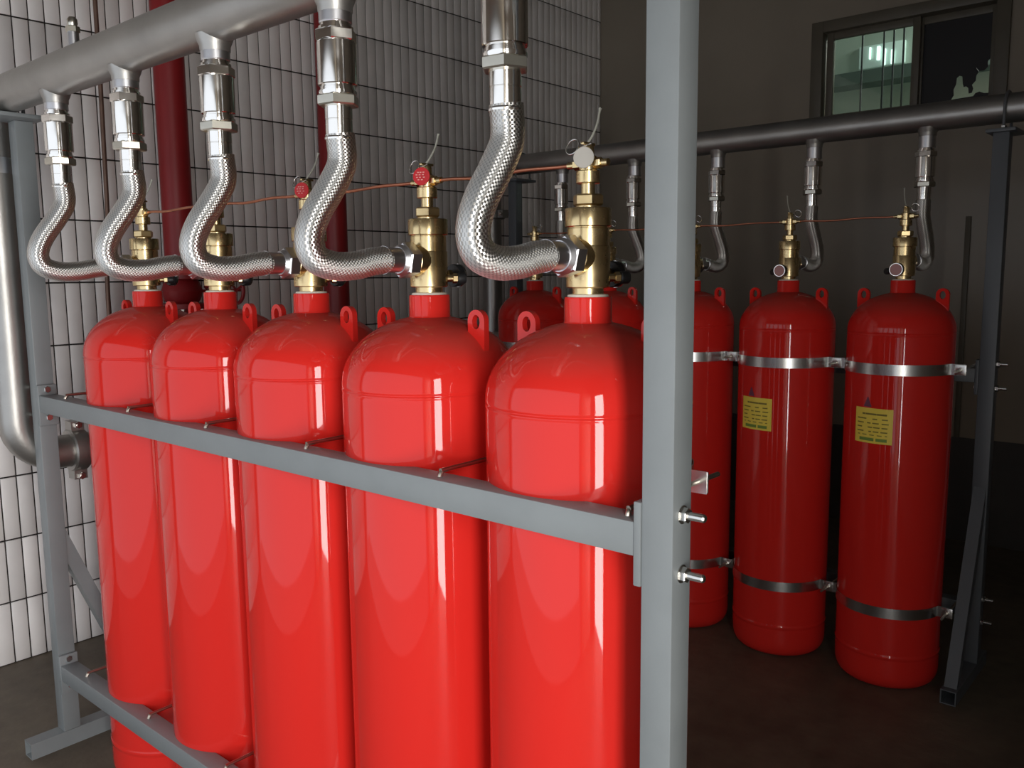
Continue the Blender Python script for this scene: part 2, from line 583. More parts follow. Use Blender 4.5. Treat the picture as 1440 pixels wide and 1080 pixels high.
# ---------------------------------------------------------------- window in the back wall and what lies behind it
win = tag(empty('window_1', ((WX0 + WX1) / 2, YB, WZ0)), kind='structure')
def wpart(name, mb, m, par=win):
    o_ = mb.build(name, m)
    o_.parent = par
    o_.matrix_parent_inverse = Matrix.Translation(-Vector(((WX0 + WX1) / 2, YB, WZ0))) if par is win else Matrix.Identity(4)
    return o_
b = MB()
b.box(WX0 - 0.03, WX0 + 0.035, YB - 0.018, YB + T, WZ0 - 0.03, WZ1 + 0.03, 0.003)
b.box(WX1 - 0.035, WX1 + 0.03, YB - 0.018, YB + T, WZ0 - 0.03, WZ1 + 0.03, 0.003)
b.box(WX0 + 0.035, WX1 - 0.035, YB - 0.018, YB + T, WZ1 - 0.03, WZ1 + 0.03, 0.003)
b.box(WX0 + 0.035, WX1 - 0.035, YB - 0.018, YB + T, WZ0 - 0.03, WZ0 + 0.035, 0.003)
wpart('window_frame', b, M['winframe'])
def sash(x0, x1, y, z0=WZ0 + 0.035, z1=WZ1 - 0.03, s=0.038):
    b = MB()
    b.box(x0, x0 + s, y, y + 0.03, z0, z1, 0.002)
    b.box(x1 - s, x1, y, y + 0.03, z0, z1, 0.002)
    b.box(x0 + s, x1 - s, y, y + 0.03, z1 - s, z1, 0.002)
    b.box(x0 + s, x1 - s, y, y + 0.03, z0, z0 + s, 0.002)
    return b
wpart('sash', sash(WX0 + 0.045, -0.610, YB + 0.022), M['winframe'])
wpart('pane', MB().box(WX0 + 0.07, -0.635, YB + 0.034, YB + 0.038, WZ0 + 0.06, WZ1 - 0.055), M['glass'])
wpart('sash', sash(-0.640, WX1 - 0.030, YB + 0.056), M['winframe'])
# the right pane is covered by a black sheet torn open at its lower right
fx0, fx1, fz0, fz1 = -0.605, -0.240, WZ0 + 0.06, WZ1 - 0.055
pts = [(fx0, fz0), (fx0, fz1), (fx1, fz1), (fx1, 2.530), (-0.262, 2.524), (-0.290, 2.500), (-0.288, 2.470), (-0.305, 2.455), (-0.327, 2.455),
       (-0.345, 2.478), (-0.330, 2.452), (-0.340, 2.435), (-0.342, 2.410), (-0.358, 2.392), (-0.352, 2.372), (-0.357, 2.352), (-0.372, 2.350), (-0.375, 2.378),
       (-0.386, 2.388), (-0.397, 2.386), (-0.402, 2.402), (-0.406, 2.440), (-0.420, 2.446), (-0.432, 2.436), (-0.434, 2.405), (-0.445, 2.380),
       (-0.443, 2.350), (-0.455, 2.330), (-0.350, 2.334), (-0.340, 2.348), (-0.322, 2.353), (-0.300, 2.343), (fx1, 2.338), (fx1, fz0)]
wpart('torn_black_sheet', MB().poly(pts, YB + 0.066, YB + 0.069), M['film'])
# security bars outside the glass
b = MB().box(WX0, WX1, YB + 0.098, YB + 0.106, 2.475, 2.483)
for x in (-0.935, -0.819, -0.767, -0.715):
    wpart('security_bar', MB().lathe([(0, WZ0), (0.0055, WZ0), (0.0055, WZ1), (0, WZ1)], 10, Matrix.Translation((x, YB + 0.10, 0))), M['dark'])
# the next room
struct('wall_beyond', MB().box(-3.0, 0.8, 5.30, 5.40, 1.0, 3.6), M['teal'])
struct('ceiling_beyond', MB().box(-3.0, 0.8, YB + T, 5.40, 3.6, 3.7), M['teal'])
struct('floor_beyond', MB().box(-3.0, 0.8, YB + T, 5.40, 0.9, 1.0), M['teal'])
struct('wall_beyond_left', MB().box(-3.1, -3.0, YB + T, 5.40, 1.0, 3.6), M['teal'])
struct('wall_beyond_right', MB().box(0.8, 0.9, YB + T, 5.40, 1.0, 3.6), M['teal'])
struct('trim_2', MB().box(-3.0, 0.8, 5.10, 5.30, 2.73, 2.815), M['beam'])
lr = tag(empty('pane_glints', (-1.28, 5.27, 2.94)), 'lit lamp modelled as bars behind the left pane of the back window', 'glint')  # reflected glints in the left pane, put in as glowing bars
MB().box(-0.16, 0.15, 0.004, 0.031, -0.075, 0.075, 0.004).build('glint_backing', M['glintpanel'], lr)
for x, w_, z0, z1 in ((-0.082, 0.007, -0.02, 0.06), (-0.024, 0.015, -0.035, 0.058), (0.016, 0.012, -0.075, 0.035), (0.072, 0.014, -0.075, 0.02)):
    MB().box(x - w_ / 2 * 1.3, x + w_ / 2 * 1.3, -0.012, 0.006, z0, z1, 0.002).build('glint_bar', M['glint'], lr)
area('next_room_fill', (0.2, 5.1, 3.4), (-1.0, 5.0, 2.0), 0.8, 0.3, 34, (1.0, 0.99, 0.94))  # fill lamp added to brighten the closed room behind the panes

# ---------------------------------------------------------------- gas cylinders
def shell_mesh():
    R = 0.175
    pr = [(0, 0.016), (0.110, 0.010), (0.138, 0.001), (0.147, 0.0), (0.158, 0.005), (0.168, 0.018), (0.1735, 0.036), (R, 0.052), (R, 0.060),
          (R, 0.106), (R, 0.112), (0.1764, 0.1145), (0.1768, 0.119), (0.1764, 0.1235), (R, 0.126), (R, 0.130), (R, 0.136), (R, 0.6), (R, 1.2200), (R, 1.2280), (R, 1.2325), (0.1758, 1.2345), (0.1758, 1.2365), (0.1738, 1.2385), (0.1738, 1.2400), (0.1756, 1.2420),
          (0.1754, 1.246)]
    for k in range(1, 15):
        t = k / 15 * math.radians(76)
        pr.append((R * math.cos(t), 1.247 + 0.130 * math.sin(t)))
    pr += [(0.0415, 1.3735), (0.0402, 1.3765), (0.0400, 1.4130), (0.0390, 1.4165), (0.030, 1.4170), (0, 1.4170)]
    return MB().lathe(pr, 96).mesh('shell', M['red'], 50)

def lug_mesh():
    """lifting eye: arched plate with an oval hole, in the xz plane"""
    n, R, L, th = 32, 0.021, 0.075, 0.0065
    mb = MB()
    bm = mb.bm
    o_, i_ = [], []
    for k in range(n):
        a = 2 * PI * k / n
        c, s = math.cos(a), math.sin(a)
        if s >= 0:
            o_.append((R * c, R * s))
        else:
            t = min(R / max(abs(c), 1e-6), L / abs(s))
            o_.append((t * c, t * s))
        i_.append((0.0095 * c, 0.0135 * s - 0.002))
    V = lambda L_, y, zz=1.0: [bm.verts.new((x * zz, y, z * zz)) for x, z in L_]
    fo, fi, bo, bi = V(o_, -th), V(i_, -th), V(o_, th), V(i_, th)
    for k in range(n):
        k2 = (k + 1) % n
        bm.faces.new((fo[k], fo[k2], fi[k2], fi[k]))
        bm.faces.new((bo[k2], bo[k], bi[k], bi[k2]))
        bm.faces.new((fo[k2], fo[k], bo[k], bo[k2]))
        bm.faces.new((fi[k], fi[k2], bi[k2], bi[k]))
    return mb.mesh('lifting_lug', M['red'], 40)

VZ = 1.4836     # axis height of the valve outlet
def make_valve(root):
    b = MB()
    b.lathe([(0, 1.414), (0.0262, 1.414), (0.0262, 1.431), (0.0345, 1.4315), (0.0368, 1.4335), (0.0368, 1.4995), (0.0362, 1.5005), (0.0350, 1.5010),
             (0.0350, 1.5290), (0.0335, 1.5300), (0.0335, 1.5330), (0, 1.5330)], 48)
    b.lathe([(0, 0.0), (0.0300, 0.0), (0.0300, 0.0400), (0.0285, 0.0420), (0.022, 0.0420), (0, 0.0420)], 40, AX((0, -1, 0), (0, -0.004, VZ)))
    v = b.build('valve', M['brass'], root)
    MB().lathe([(0.026, 1.415), (0.0345, 1.4160), (0.0350, 1.4185), (0.0330, 1.4205), (0.0265, 1.4215)], 36).build('thread_tape', M['tape'], v)
    MB().lathe([(0, 1.5315), (0.0372, 1.5315), (0.0386, 1.5330), (0.0386, 1.5605), (0.0372, 1.5625), (0, 1.5625)], 48).build('valve_cap', M['brass'], v)
    MB().hexa(0.0255, 1.5660, 1.5850, 0.003, None, 0.35).lathe([(0, 1.5615), (0.020, 1.5615), (0.020, 1.5665), (0, 1.5665)], 24).build('hex_nut', M['brass'], v)
    b = MB().lathe([(0, 1.584), (0.0115, 1.584), (0.0115, 1.6015), (0.0185, 1.6020), (0.0198, 1.6035), (0.0198, 1.6215), (0.0185, 1.6230), (0.0150, 1.6235),
                    (0.0150, 1.6450), (0.0105, 1.6480), (0.0098, 1.6620), (0.0075, 1.6660), (0, 1.6670)], 36)
    b.box(-0.0035, 0.0035, -0.016, 0.016, 1.6640, 1.6685, 0.001)
    b.build('actuator', M['brass'], v)
    for s in (-1, 1):
        b = MB().hexa(0.0092, 0.013, 0.0275, 0.001, AX((s, 0, 0), (0, 0, 1.634)))
        b.lathe([(0, 0.0275), (0.0060, 0.0275), (0.0060, 0.040), (0, 0.040)], 20, AX((s, 0, 0), (0, 0, 1.634)))
        b.build('tube_nut', M['brass'], v)
    # pull ring and its pin
    c = Vector((-0.026, -0.008, 1.663))
    ring = [c + Vector((math.cos(a) * 0.0125, math.sin(a) * 0.005, math.sin(a) * 0.0125)) for a in [2 * PI * k / 28 for k in range(28)]]
    MB().tube(ring, 0.0012, 8, closed=True).build('pull_ring', M['bolt'], v)
    MB().tube([(-0.0145, -0.006, 1.660), (0.016, -0.012, 1.6645)], 0.0015, 8).build('safety_pin', M['bolt'], v)
    # nylon tie standing up from the pin
    MB().tube(spline([(0.0, -0.006, 1.664), (0.003, 0.006, 1.678), (0.002, 0.022, 1.700), (0.0, 0.034, 1.727)], 5), [0.0019] * 15 + [0.0030], 6).build('cable_tie', M['tie'], v)
    # gauge on the side away from the outlet
    G = 1.4535
    b = MB().lathe([(0, 0.030), (0.0085, 0.030), (0.0085, 0.046), (0, 0.046)], 20, AX((0, 1, 0), (0, 0, G)))
    b.hexa(0.0125, 0.046, 0.058, 0.001, AX((0, 1, 0), (0, 0, G)))
    b.lathe([(0, 0.058), (0.0065, 0.058), (0.0065, 0.066), (0, 0.066)], 16, AX((0, 1, 0), (0, 0, G)))
    g = b.build('gauge', M['brass2'], v)
    MB().lathe([(0, 0.065), (0.0215, 0.065), (0.0228, 0.067), (0.0228, 0.080), (0, 0.080)], 32, AX((0, 1, 0), (0, 0, G))).build('gauge_case', M['black'], v)
    MB().lathe([(0.0190, 0.0795), (0.0232, 0.0795), (0.0232, 0.0830), (0.0215, 0.0850), (0.0198, 0.0850), (0.0190, 0.0820)], 32, AX((0, 1, 0), (0, 0, G))).build('gauge_rim', M['chrome'], v)
    MB().lathe([(0, 0.0830), (0.0192, 0.0830), (0.0192, 0.0838), (0, 0.0838)], 28, AX((0, 1, 0), (0, 0, G))).build('gauge_face', M['gface'], v)
    # small test valve with black knob beside the gauge
    b = MB().lathe([(0, 0.0), (0.0070, 0.0), (0.0070, 0.018), (0, 0.018)], 16, AX((0.55, 0.8, 0), (0.016, 0.024, 1.448)))
    b.hexa(0.0100, 0.018, 0.028, 0.001, AX((0.55, 0.8, 0), (0.016, 0.024, 1.448)))
    b.build('test_port', M['brass'], v)
    MB().lathe([(0, 0.028), (0.0095, 0.028), (0.0110, 0.030), (0.0110, 0.042), (0.0095, 0.0445), (0, 0.0445)], 20, AX((0.55, 0.8, 0), (0.016, 0.024, 1.448))).build('black_knob', M['black'], v)
    return v

SM, LM = shell_mesh(), lug_mesh()
def make_cylinder():
    root = empty('gas_cylinder')
    link('shell', SM, root)
    link('lifting_lug', LM, root, (0.130, 0, 1.369))
    link('lifting_lug', LM, root, (-0.130, 0, 1.369))
    make_valve(root)
    return root

def add_tag(cyl, m, mprint):
    v = [c for c in cyl.children if c.name.startswith('valve')][0]
    ax = Vector((0.42, -0.90, 0.10)).normalized()
    mt = AX(ax, (0.003, -0.016, 1.6425))
    t = MB().lathe([(0, 0.0), (0.0168, 0.0), (0.0172, 0.0006), (0.0172, 0.0022), (0.0166, 0.0030), (0, 0.0030)], 36, mt)
    if mprint:
        t.lathe([(0, 0.003), (0.0045, 0.003), (0.0045, 0.0036), (0, 0.0036)], 16, mt)
    o_ = t.build('seal_tag', m, v)
    if mprint:
        b = MB()
        R_ = ax.cross(Vector((0, 0, 1))).normalized() * -1
        U_ = R_.cross(ax).normalized() * -1
        c0 = Vector((0.003, -0.016, 1.6425)) + ax * 0.0042
        for row, ws in ((0.0070, (-0.006, -0.001, 0.005)), (0.0025, (-0.009, -0.003, 0.004)), (-0.0025, (-0.008, -0.002, 0.006)), (-0.0070, (-0.005, 0.002))):
            for x in ws:
                q = c0 + R_ * x + U_ * row
                vs = [b.bm.verts.new(q + R_ * a * 0.0019 + U_ * e * 0.0009) for a, e in ((-1, -1), (1, -1), (1, 1), (-1, 1))]
                b.bm.faces.new(vs)
        b.build('seal_print', mprint, v)
    return o_

near_labels = [
    'red gas cylinder nearest the camera, grey round tag on its valve, beside the tall post',
    'second red gas cylinder of the front rack, red round tag and pull ring on top',
    'middle red gas cylinder of the front rack, red round tag tilted beside the braided hose',
    'fourth red gas cylinder of the front rack, valve half hidden behind the braided hose',
    'red gas cylinder at the far left end of the front rack beside the left post']
far_labels = [
    'back row red gas cylinder at the right end, yellow label, beside the dark post',
    'back row red gas cylinder with yellow label, second from the right end',
    'middle red gas cylinder of the back row, partly behind the tall grey post',
    'back row red gas cylinder hidden behind the tall grey post',
    'dim red gas cylinder at the left end of the back row']
proto = make_cylinder()
near_cyl, far_cyl = [], []
for i, x in enumerate(near_x):
    c = proto if i == 0 else copy_tree(proto)
    c.location = (x, 0, 0)
    tag(c, near_labels[i], 'gas cylinder', 'red cylinders in the front rack')
    near_cyl.append(c)
for i, x in enumerate(far_x):
    c = copy_tree(proto)
    c.location = (x, Y_FAR, 0)
    c.rotation_euler = (0, 0, PI)
    tag(c, far_labels[i], 'gas cylinder', 'red cylinders in the back row')
    far_cyl.append(c)
tg = add_tag(near_cyl[0], M['taggrey'], None)
add_tag(near_cyl[1], M['tagred'], M['print_pink'])
add_tag(near_cyl[2], M['tagred'], M['print_pink'])

def arc_patch(b, a0, a1, z0, z1, r, th, n=10):
    """curved plate wrapped on a cylinder; angles from the -y direction, towards +x"""
    P_ = []
    for k in range(n + 1):
        a = a0 + (a1 - a0) * k / n
        for rr in (r, r + th):
            for z in (z0, z1):
                P_.append(b.bm.verts.new((math.sin(a) * rr, -math.cos(a) * rr, z)))
    for k in range(n):
        i, j = 4 * k, 4 * k + 4
        for q in ((2, 3), (1, 0), (0, 2), (3, 1)):
            b.bm.faces.new((P_[i + q[0]], P_[j + q[0]], P_[j + q[1]], P_[i + q[1]]))
    b.bm.faces.new((P_[0], P_[1], P_[3], P_[2]))
    m_ = 4 * n
    b.bm.faces.new((P_[m_ + 2], P_[m_ + 3], P_[m_ + 1], P_[m_]))
    return b

def far_label(cyl, off):
    """yellow data label with its printed lines and the faint triangle sticker above; placed on the -y side of the world"""
    # the cylinder is turned by 180 degrees, so its +y local side faces the room
    ac = off / 0.175
    hw = 0.066 / 0.175
    R_ = Matrix.Rotation(PI, 3, 'Z')
    def turn(mb):
        for v in mb.bm.verts:
            v.co = R_ @ v.co
        return mb
    p = turn(arc_patch(MB(), ac - hw, ac + hw, 0.868, 0.988, 0.1752, 0.0012)).build('data_label', M['label'], cyl)
    b = MB()
    rows = [(0.968, [(-.6, .75)], 0.006), (0.9515, [(-.9, -.35), (.0, .25), (.5, .8)], 0.004), (0.9370, [(-.9, -.5), (-.3, -.1), (.0, .35), (.5, .85)], 0.004),
            (0.9225, [(-.9, -.6), (-.25, .0), (.05, .4), (.5, .8)], 0.004), (0.9080, [(-.9, -.5), (-.2, -.05), (.05, .35), (.45, .8)], 0.004), (0.8960, [(-.85, .8)], 0.003)]
    for z, segs, h in rows:
        for u0, u1 in segs:
            arc_patch(b, ac + hw * u0 * 0.95, ac + hw * u1 * 0.95, z - h / 2, z + h / 2, 0.1764, 0.0003, 4)
    turn(b).build('printed_lines', M['ink'], p)
    b = MB()
    for u0, u1 in ((-.7, .1), (.2, .75)):
        arc_patch(b, ac + hw * u0, ac + hw * u1, 0.8755, 0.8860, 0.1764, 0.0003, 4)
    turn(b).build('green_print', M['inkgreen'], p)
    b = MB()
    for k in range(6):          # the stepped triangle of the maker's sticker
        w0 = 0.014 * (1 - k / 6)
        arc_patch(b, ac - 0.02 / 0.175 - w0 / 0.175, ac - 0.02 / 0.175 + w0 / 0.175, 0.992 + k * 0.0055, 0.992 + (k + 1) * 0.0055, 0.1752, 0.0004, 3)
    turn(b).build('triangle_sticker', M['logo'], cyl)
far_label(far_cyl[0], -0.026)
far_label(far_cyl[1], -0.040)

# ---------------------------------------------------------------- braided hoses with their check valves
hose_path = [(0.006, -0.2105, 1.700), (0.006, -0.2085, 1.680), (0.006, -0.2075, 1.662), (0.006, -0.2130, 1.640), (0.006, -0.2380, 1.602), (0.006, -0.2660, 1.564), (0.006, -0.2820, 1.531), (0.006, -0.2830, 1.504),
             (0.006, -0.2680, 1.483), (0.0055, -0.2300, 1.4725), (0.004, -0.1850, 1.4735), (0.002, -0.1500, 1.4795), (0.001, -0.1220, 1.4830), (0.0, -0.115, 1.4836)]
HC = Matrix.Translation((0.006, -0.212, 0))
def make_hose():
    h = empty('discharge_hose')
    sp = spline(hose_path, 9)
    MB().tube(sp, 0.0253, 40, uv=True, start_up=(1, 0, 0)).build('braided_sleeve', M['braid'], h, sharp=60)
    # ferrule, union nut and end nut
    MB().lathe([(0, 1.689), (0.0250, 1.689), (0.0258, 1.692), (0.0244, 1.6945), (0.0232, 1.695), (0.0232, 1.7215), (0.0226, 1.7220), (0.0226, 1.7230), (0.0236, 1.7235), (0.0236, 1.748), (0, 1.748)], 36, HC).build('top_ferrule', M['chrome'], h)
    MB().lathe([(0, 0.113), (0.0258, 0.113), (0.0262, 0.116), (0.0236, 0.1165), (0.0236, 0.074), (0, 0.074)], 36, AX((0, -1, 0), (0, 0, VZ))).build('end_ferrule', M['stub'], h)
    b = MB().hexa(0.0350, 0.0440, 0.0730, 0.003, AX((0, -1, 0), (0, 0, VZ)), 0.3)
    b.lathe([(0, 0.040), (0.0285, 0.040), (0.0285, 0.0445), (0, 0.0445)], 30, AX((0, -1, 0), (0, 0, VZ)))
    b.lathe([(0, 0.0725), (0.0300, 0.0725), (0.0250, 0.0800), (0, 0.0800)], 30, AX((0, -1, 0), (0, 0, VZ)))
    b.build('end_nut', M['stub'], h)
    MB().hexa(0.0365, 1.7455, 1.7640, 0.0025, HC, 0.15).build('union_nut', M['nickel'], h)
    b = MB().lathe([(0, 1.763), (0.0315, 1.763), (0.0325, 1.765), (0.0325, 1.7700), (0.0300, 1.7705), (0.0300, 1.7760), (0.0285, 1.7765), (0.0285, 1.7790), (0.0325, 1.7795), (0.0338, 1.7810), (0.0338, 1.8500),
                    (0.0325, 1.8515), (0, 1.8515)], 44, HC)
    cv = b.build('check_valve', M['chrome'], h)
    b = MB().hexa(0.0362, 1.8515, 1.8710, 0.0022, HC, 0.15)
    b.lathe([(0, 1.871), (0.0300, 1.871), (0.0300, 1.8755), (0.0262, 1.876), (0.0262, 1.882), (0, 1.882)], 36, HC)
    b.build('check_valve_hex', M['chrome'], cv)
    return h
hp = make_hose()
near_h = [
    'braided steel hose nearest the camera, curving into the valve with the grey tag',
    'braided steel hose curving into the valve of the second cylinder of the front rack',
    'middle braided steel hose of the front rack, crossing before the fourth valve',
    'braided steel hose looping in front of the leftmost brass valve of the front rack',
    'leftmost braided steel hose, hanging just right of the left rack post']
far_h = [
    'dark braided hose at the right end of the back row under the window',
    'dark braided hose second from the right end of the back row',
    'dark braided hose of the back row just right of the tall grey post',
    'dark braided hose of the back row just left of the tall grey post',
    'dim braided hose at the left end of the back row']
tw = [0, 0.012, -0.02, 0.03, -0.015]
for i, x in enumerate(near_x):
    c = hp if i == 0 else copy_tree(hp)
    c.location = (x, 0, 0)
    tag(c, near_h[i], 'hose', 'braided hoses of the front rack')
for i, x in enumerate(far_x):
    c = copy_tree(hp)
    c.location = (x, Y_FAR, 0)
    c.rotation_euler = (0, 0, PI)
    tag(c, far_h[i], 'hose', 'braided hoses of the back row')

# ---------------------------------------------------------------- manifolds
def coupling(root, pos, axis, side, loc_name='grooved_coupling'):
    mt = AX(axis, pos)
    b = MB().lathe([(0.0520, -0.024), (0.0640, -0.024), (0.0680, -0.019), (0.0680, 0.019), (0.0640, 0.024), (0.0520, 0.024)], 36, mt)
    s = Vector(side).normalized()
    a = Vector(axis).normalized()
    u = a.cross(s)
    for sg in (-1, 1):       # bolt pads
        c = Vector(pos) + s * sg * 0.078
        t = bmesh.ops.create_cube(b.bm, size=1)
        for v in t['verts']:
            q = v.co.copy()
            v.co = c + s * q.x * 0.030 + a * q.y * 0.040 + u * q.z * 0.046
    o_ = b.build(loc_name, M['pipe'], root)
    for sg in (-1, 1):
        c = Vector(pos) + s * sg * 0.082
        b = MB().lathe([(0, -0.036), (0.0065, -0.036), (0.0065, 0.036), (0, 0.036)], 12, AX(u, c))
        b.hexa(0.012, 0.0235, 0.033, 0.001, AX(u, c)).hexa(0.012, -0.033, -0.0235, 0.001, AX(u, c))
        b.build('coupling_bolt', M['bolt'], o_)
    return o_

def manifold(name, origin, rz, xs, x_open, x_bend, y, z, r, down_to, ubolts, closed_bend):
    root = empty(name, origin, rz)
    pts = [Vector((x_open, y, z)), Vector((x_bend + math.copysign(0.085, x_open - x_bend), y, z))]
    sx = math.copysign(1, x_bend - x_open)
    c0 = Vector((x_bend - sx * 0.085, y, z - 0.085))
    for k in range(1, 9):
        t = PI / 2 * k / 8
        pts.append(c0 + Vector((sx * math.sin(t) * 0.085, 0, math.cos(t) * 0.085)))
    if closed_bend:          # lower elbow turning to +y, then a short run along the wall
        zz = down_to
        pts.append(Vector((x_bend, y, zz + 0.12)))
        c1 = Vector((x_bend, y + 0.115, zz + 0.115))
        for k in range(0, 9):
            t = PI / 2 * k / 8
            pts.append(c1 + Vector((0, -math.cos(t) * 0.115, -math.sin(t) * 0.115)))
        pts.append(Vector((x_bend, y + 0.80, zz)))
    else:
        pts.append(Vector((x_bend, y, down_to)))
    MB().tube(pts, r, 40, start_up=(0, 1, 0)).build('header_pipe', M['pipe'], root)
    for x in xs:
        b = MB().lathe([(0.038, z - r * 0.72), (0.0335, z - r * 0.98), (0.0300, z - r * 1.12), (0.0295, z - r * 1.30), (0.0285, z - r * 1.34)], 36, Matrix.Translation((x, y, 0)))
        b.build('outlet_neck', M['pipe'], root)
        MB().lathe([(0, z - r * 0.9), (0.0283, z - r * 0.9), (0.0283, 1.8835), (0.0272, 1.8820), (0, 1.8820)], 36, Matrix.Translation((x, y, 0))).build('outlet_stub', M['stub'], root)
    for x in ubolts:
        arc = [Vector((x, y + (r + 0.005) * math.cos(t), z + (r + 0.005) * math.sin(t))) for t in [PI * k / 16 for k in range(17)]]
        arc = [Vector((x, y + r + 0.005, z - r - 0.028))] + arc + [Vector((x, y - r - 0.005, z - r - 0.028))]
        u = MB().tube(arc, 0.005, 10).build('u_bolt', M['dark'], root)
        for sg in (-1, 1):
            MB().hexa(0.010, z - r - 0.022, z - r - 0.0135, 0.001, Matrix.Translation((x, y + sg * (r + 0.005), 0))).build('nut', M['bolt'], u)
    return root

mn = manifold('manifold_pipe', (0, 0, 0), 0, [x + 0.006 for x in near_x], 0.75, -1.985, -0.212, 1.968, 0.0515, 0.910, [-1.893, 0.253], True)
tag(mn, 'thick grey manifold pipe across the top left, bending down beside the left post', 'pipe')
coupling(mn, (-1.985, -0.043, 0.910), (0, 1, 0), (0, 0, 1))
MB().lathe([(0.0515, 1.760), (0.0560, 1.760), (0.0565, 1.765), (0.0565, 1.800), (0.0560, 1.805), (0.0515, 1.805)], 36, Matrix.Translation((-1.985, -0.212, 0))).build('pipe_band', M['stub'], mn)
b = MB().lathe([(0.0515, 1.075), (0.0523, 1.075), (0.0523, 1.080), (0.0515, 1.080)], 36, Matrix.Translation((-1.985, -0.212, 0))).build('weld_bead', M['pipe'], mn)
b = MB().lathe([(0, 2.005), (0.0135, 2.005), (0.0135, 2.052), (0.0120, 2.053), (0, 2.053)], 20, Matrix.Translation((-1.397, -0.212, 0)))
v_ = b.build('vent_fitting', M['stub'], mn)
b = MB().hexa(0.0165, 2.052, 2.066, 0.001, Matrix.Translation((-1.397, -0.212, 0)))
b.lathe([(0, 2.066), (0.010, 2.066), (0.012, 2.072), (0.012, 2.082), (0.008, 2.088), (0, 2.088)], 18, Matrix.Translation((-1.397, -0.212, 0)))
b.build('vent_plug', M['nickel'], v_)

mf = manifold('manifold_pipe', (X_FAR, Y_FAR, 0), PI, [0.006 + S_F * i for i in range(5)], -0.62, 2.110, -0.222, 1.990, 0.0490, 1.15, [-0.246, 1.900], False)
tag(mf, 'dim grey manifold pipe of the back row running below the back window', 'pipe')
coupling(mf, (2.110, -0.222, 1.755), (0, 0, 1), (1, 0, 0))
coupling(mf, (-0.40, -0.222, 1.990), (1, 0, 0), (0, 1, 0))

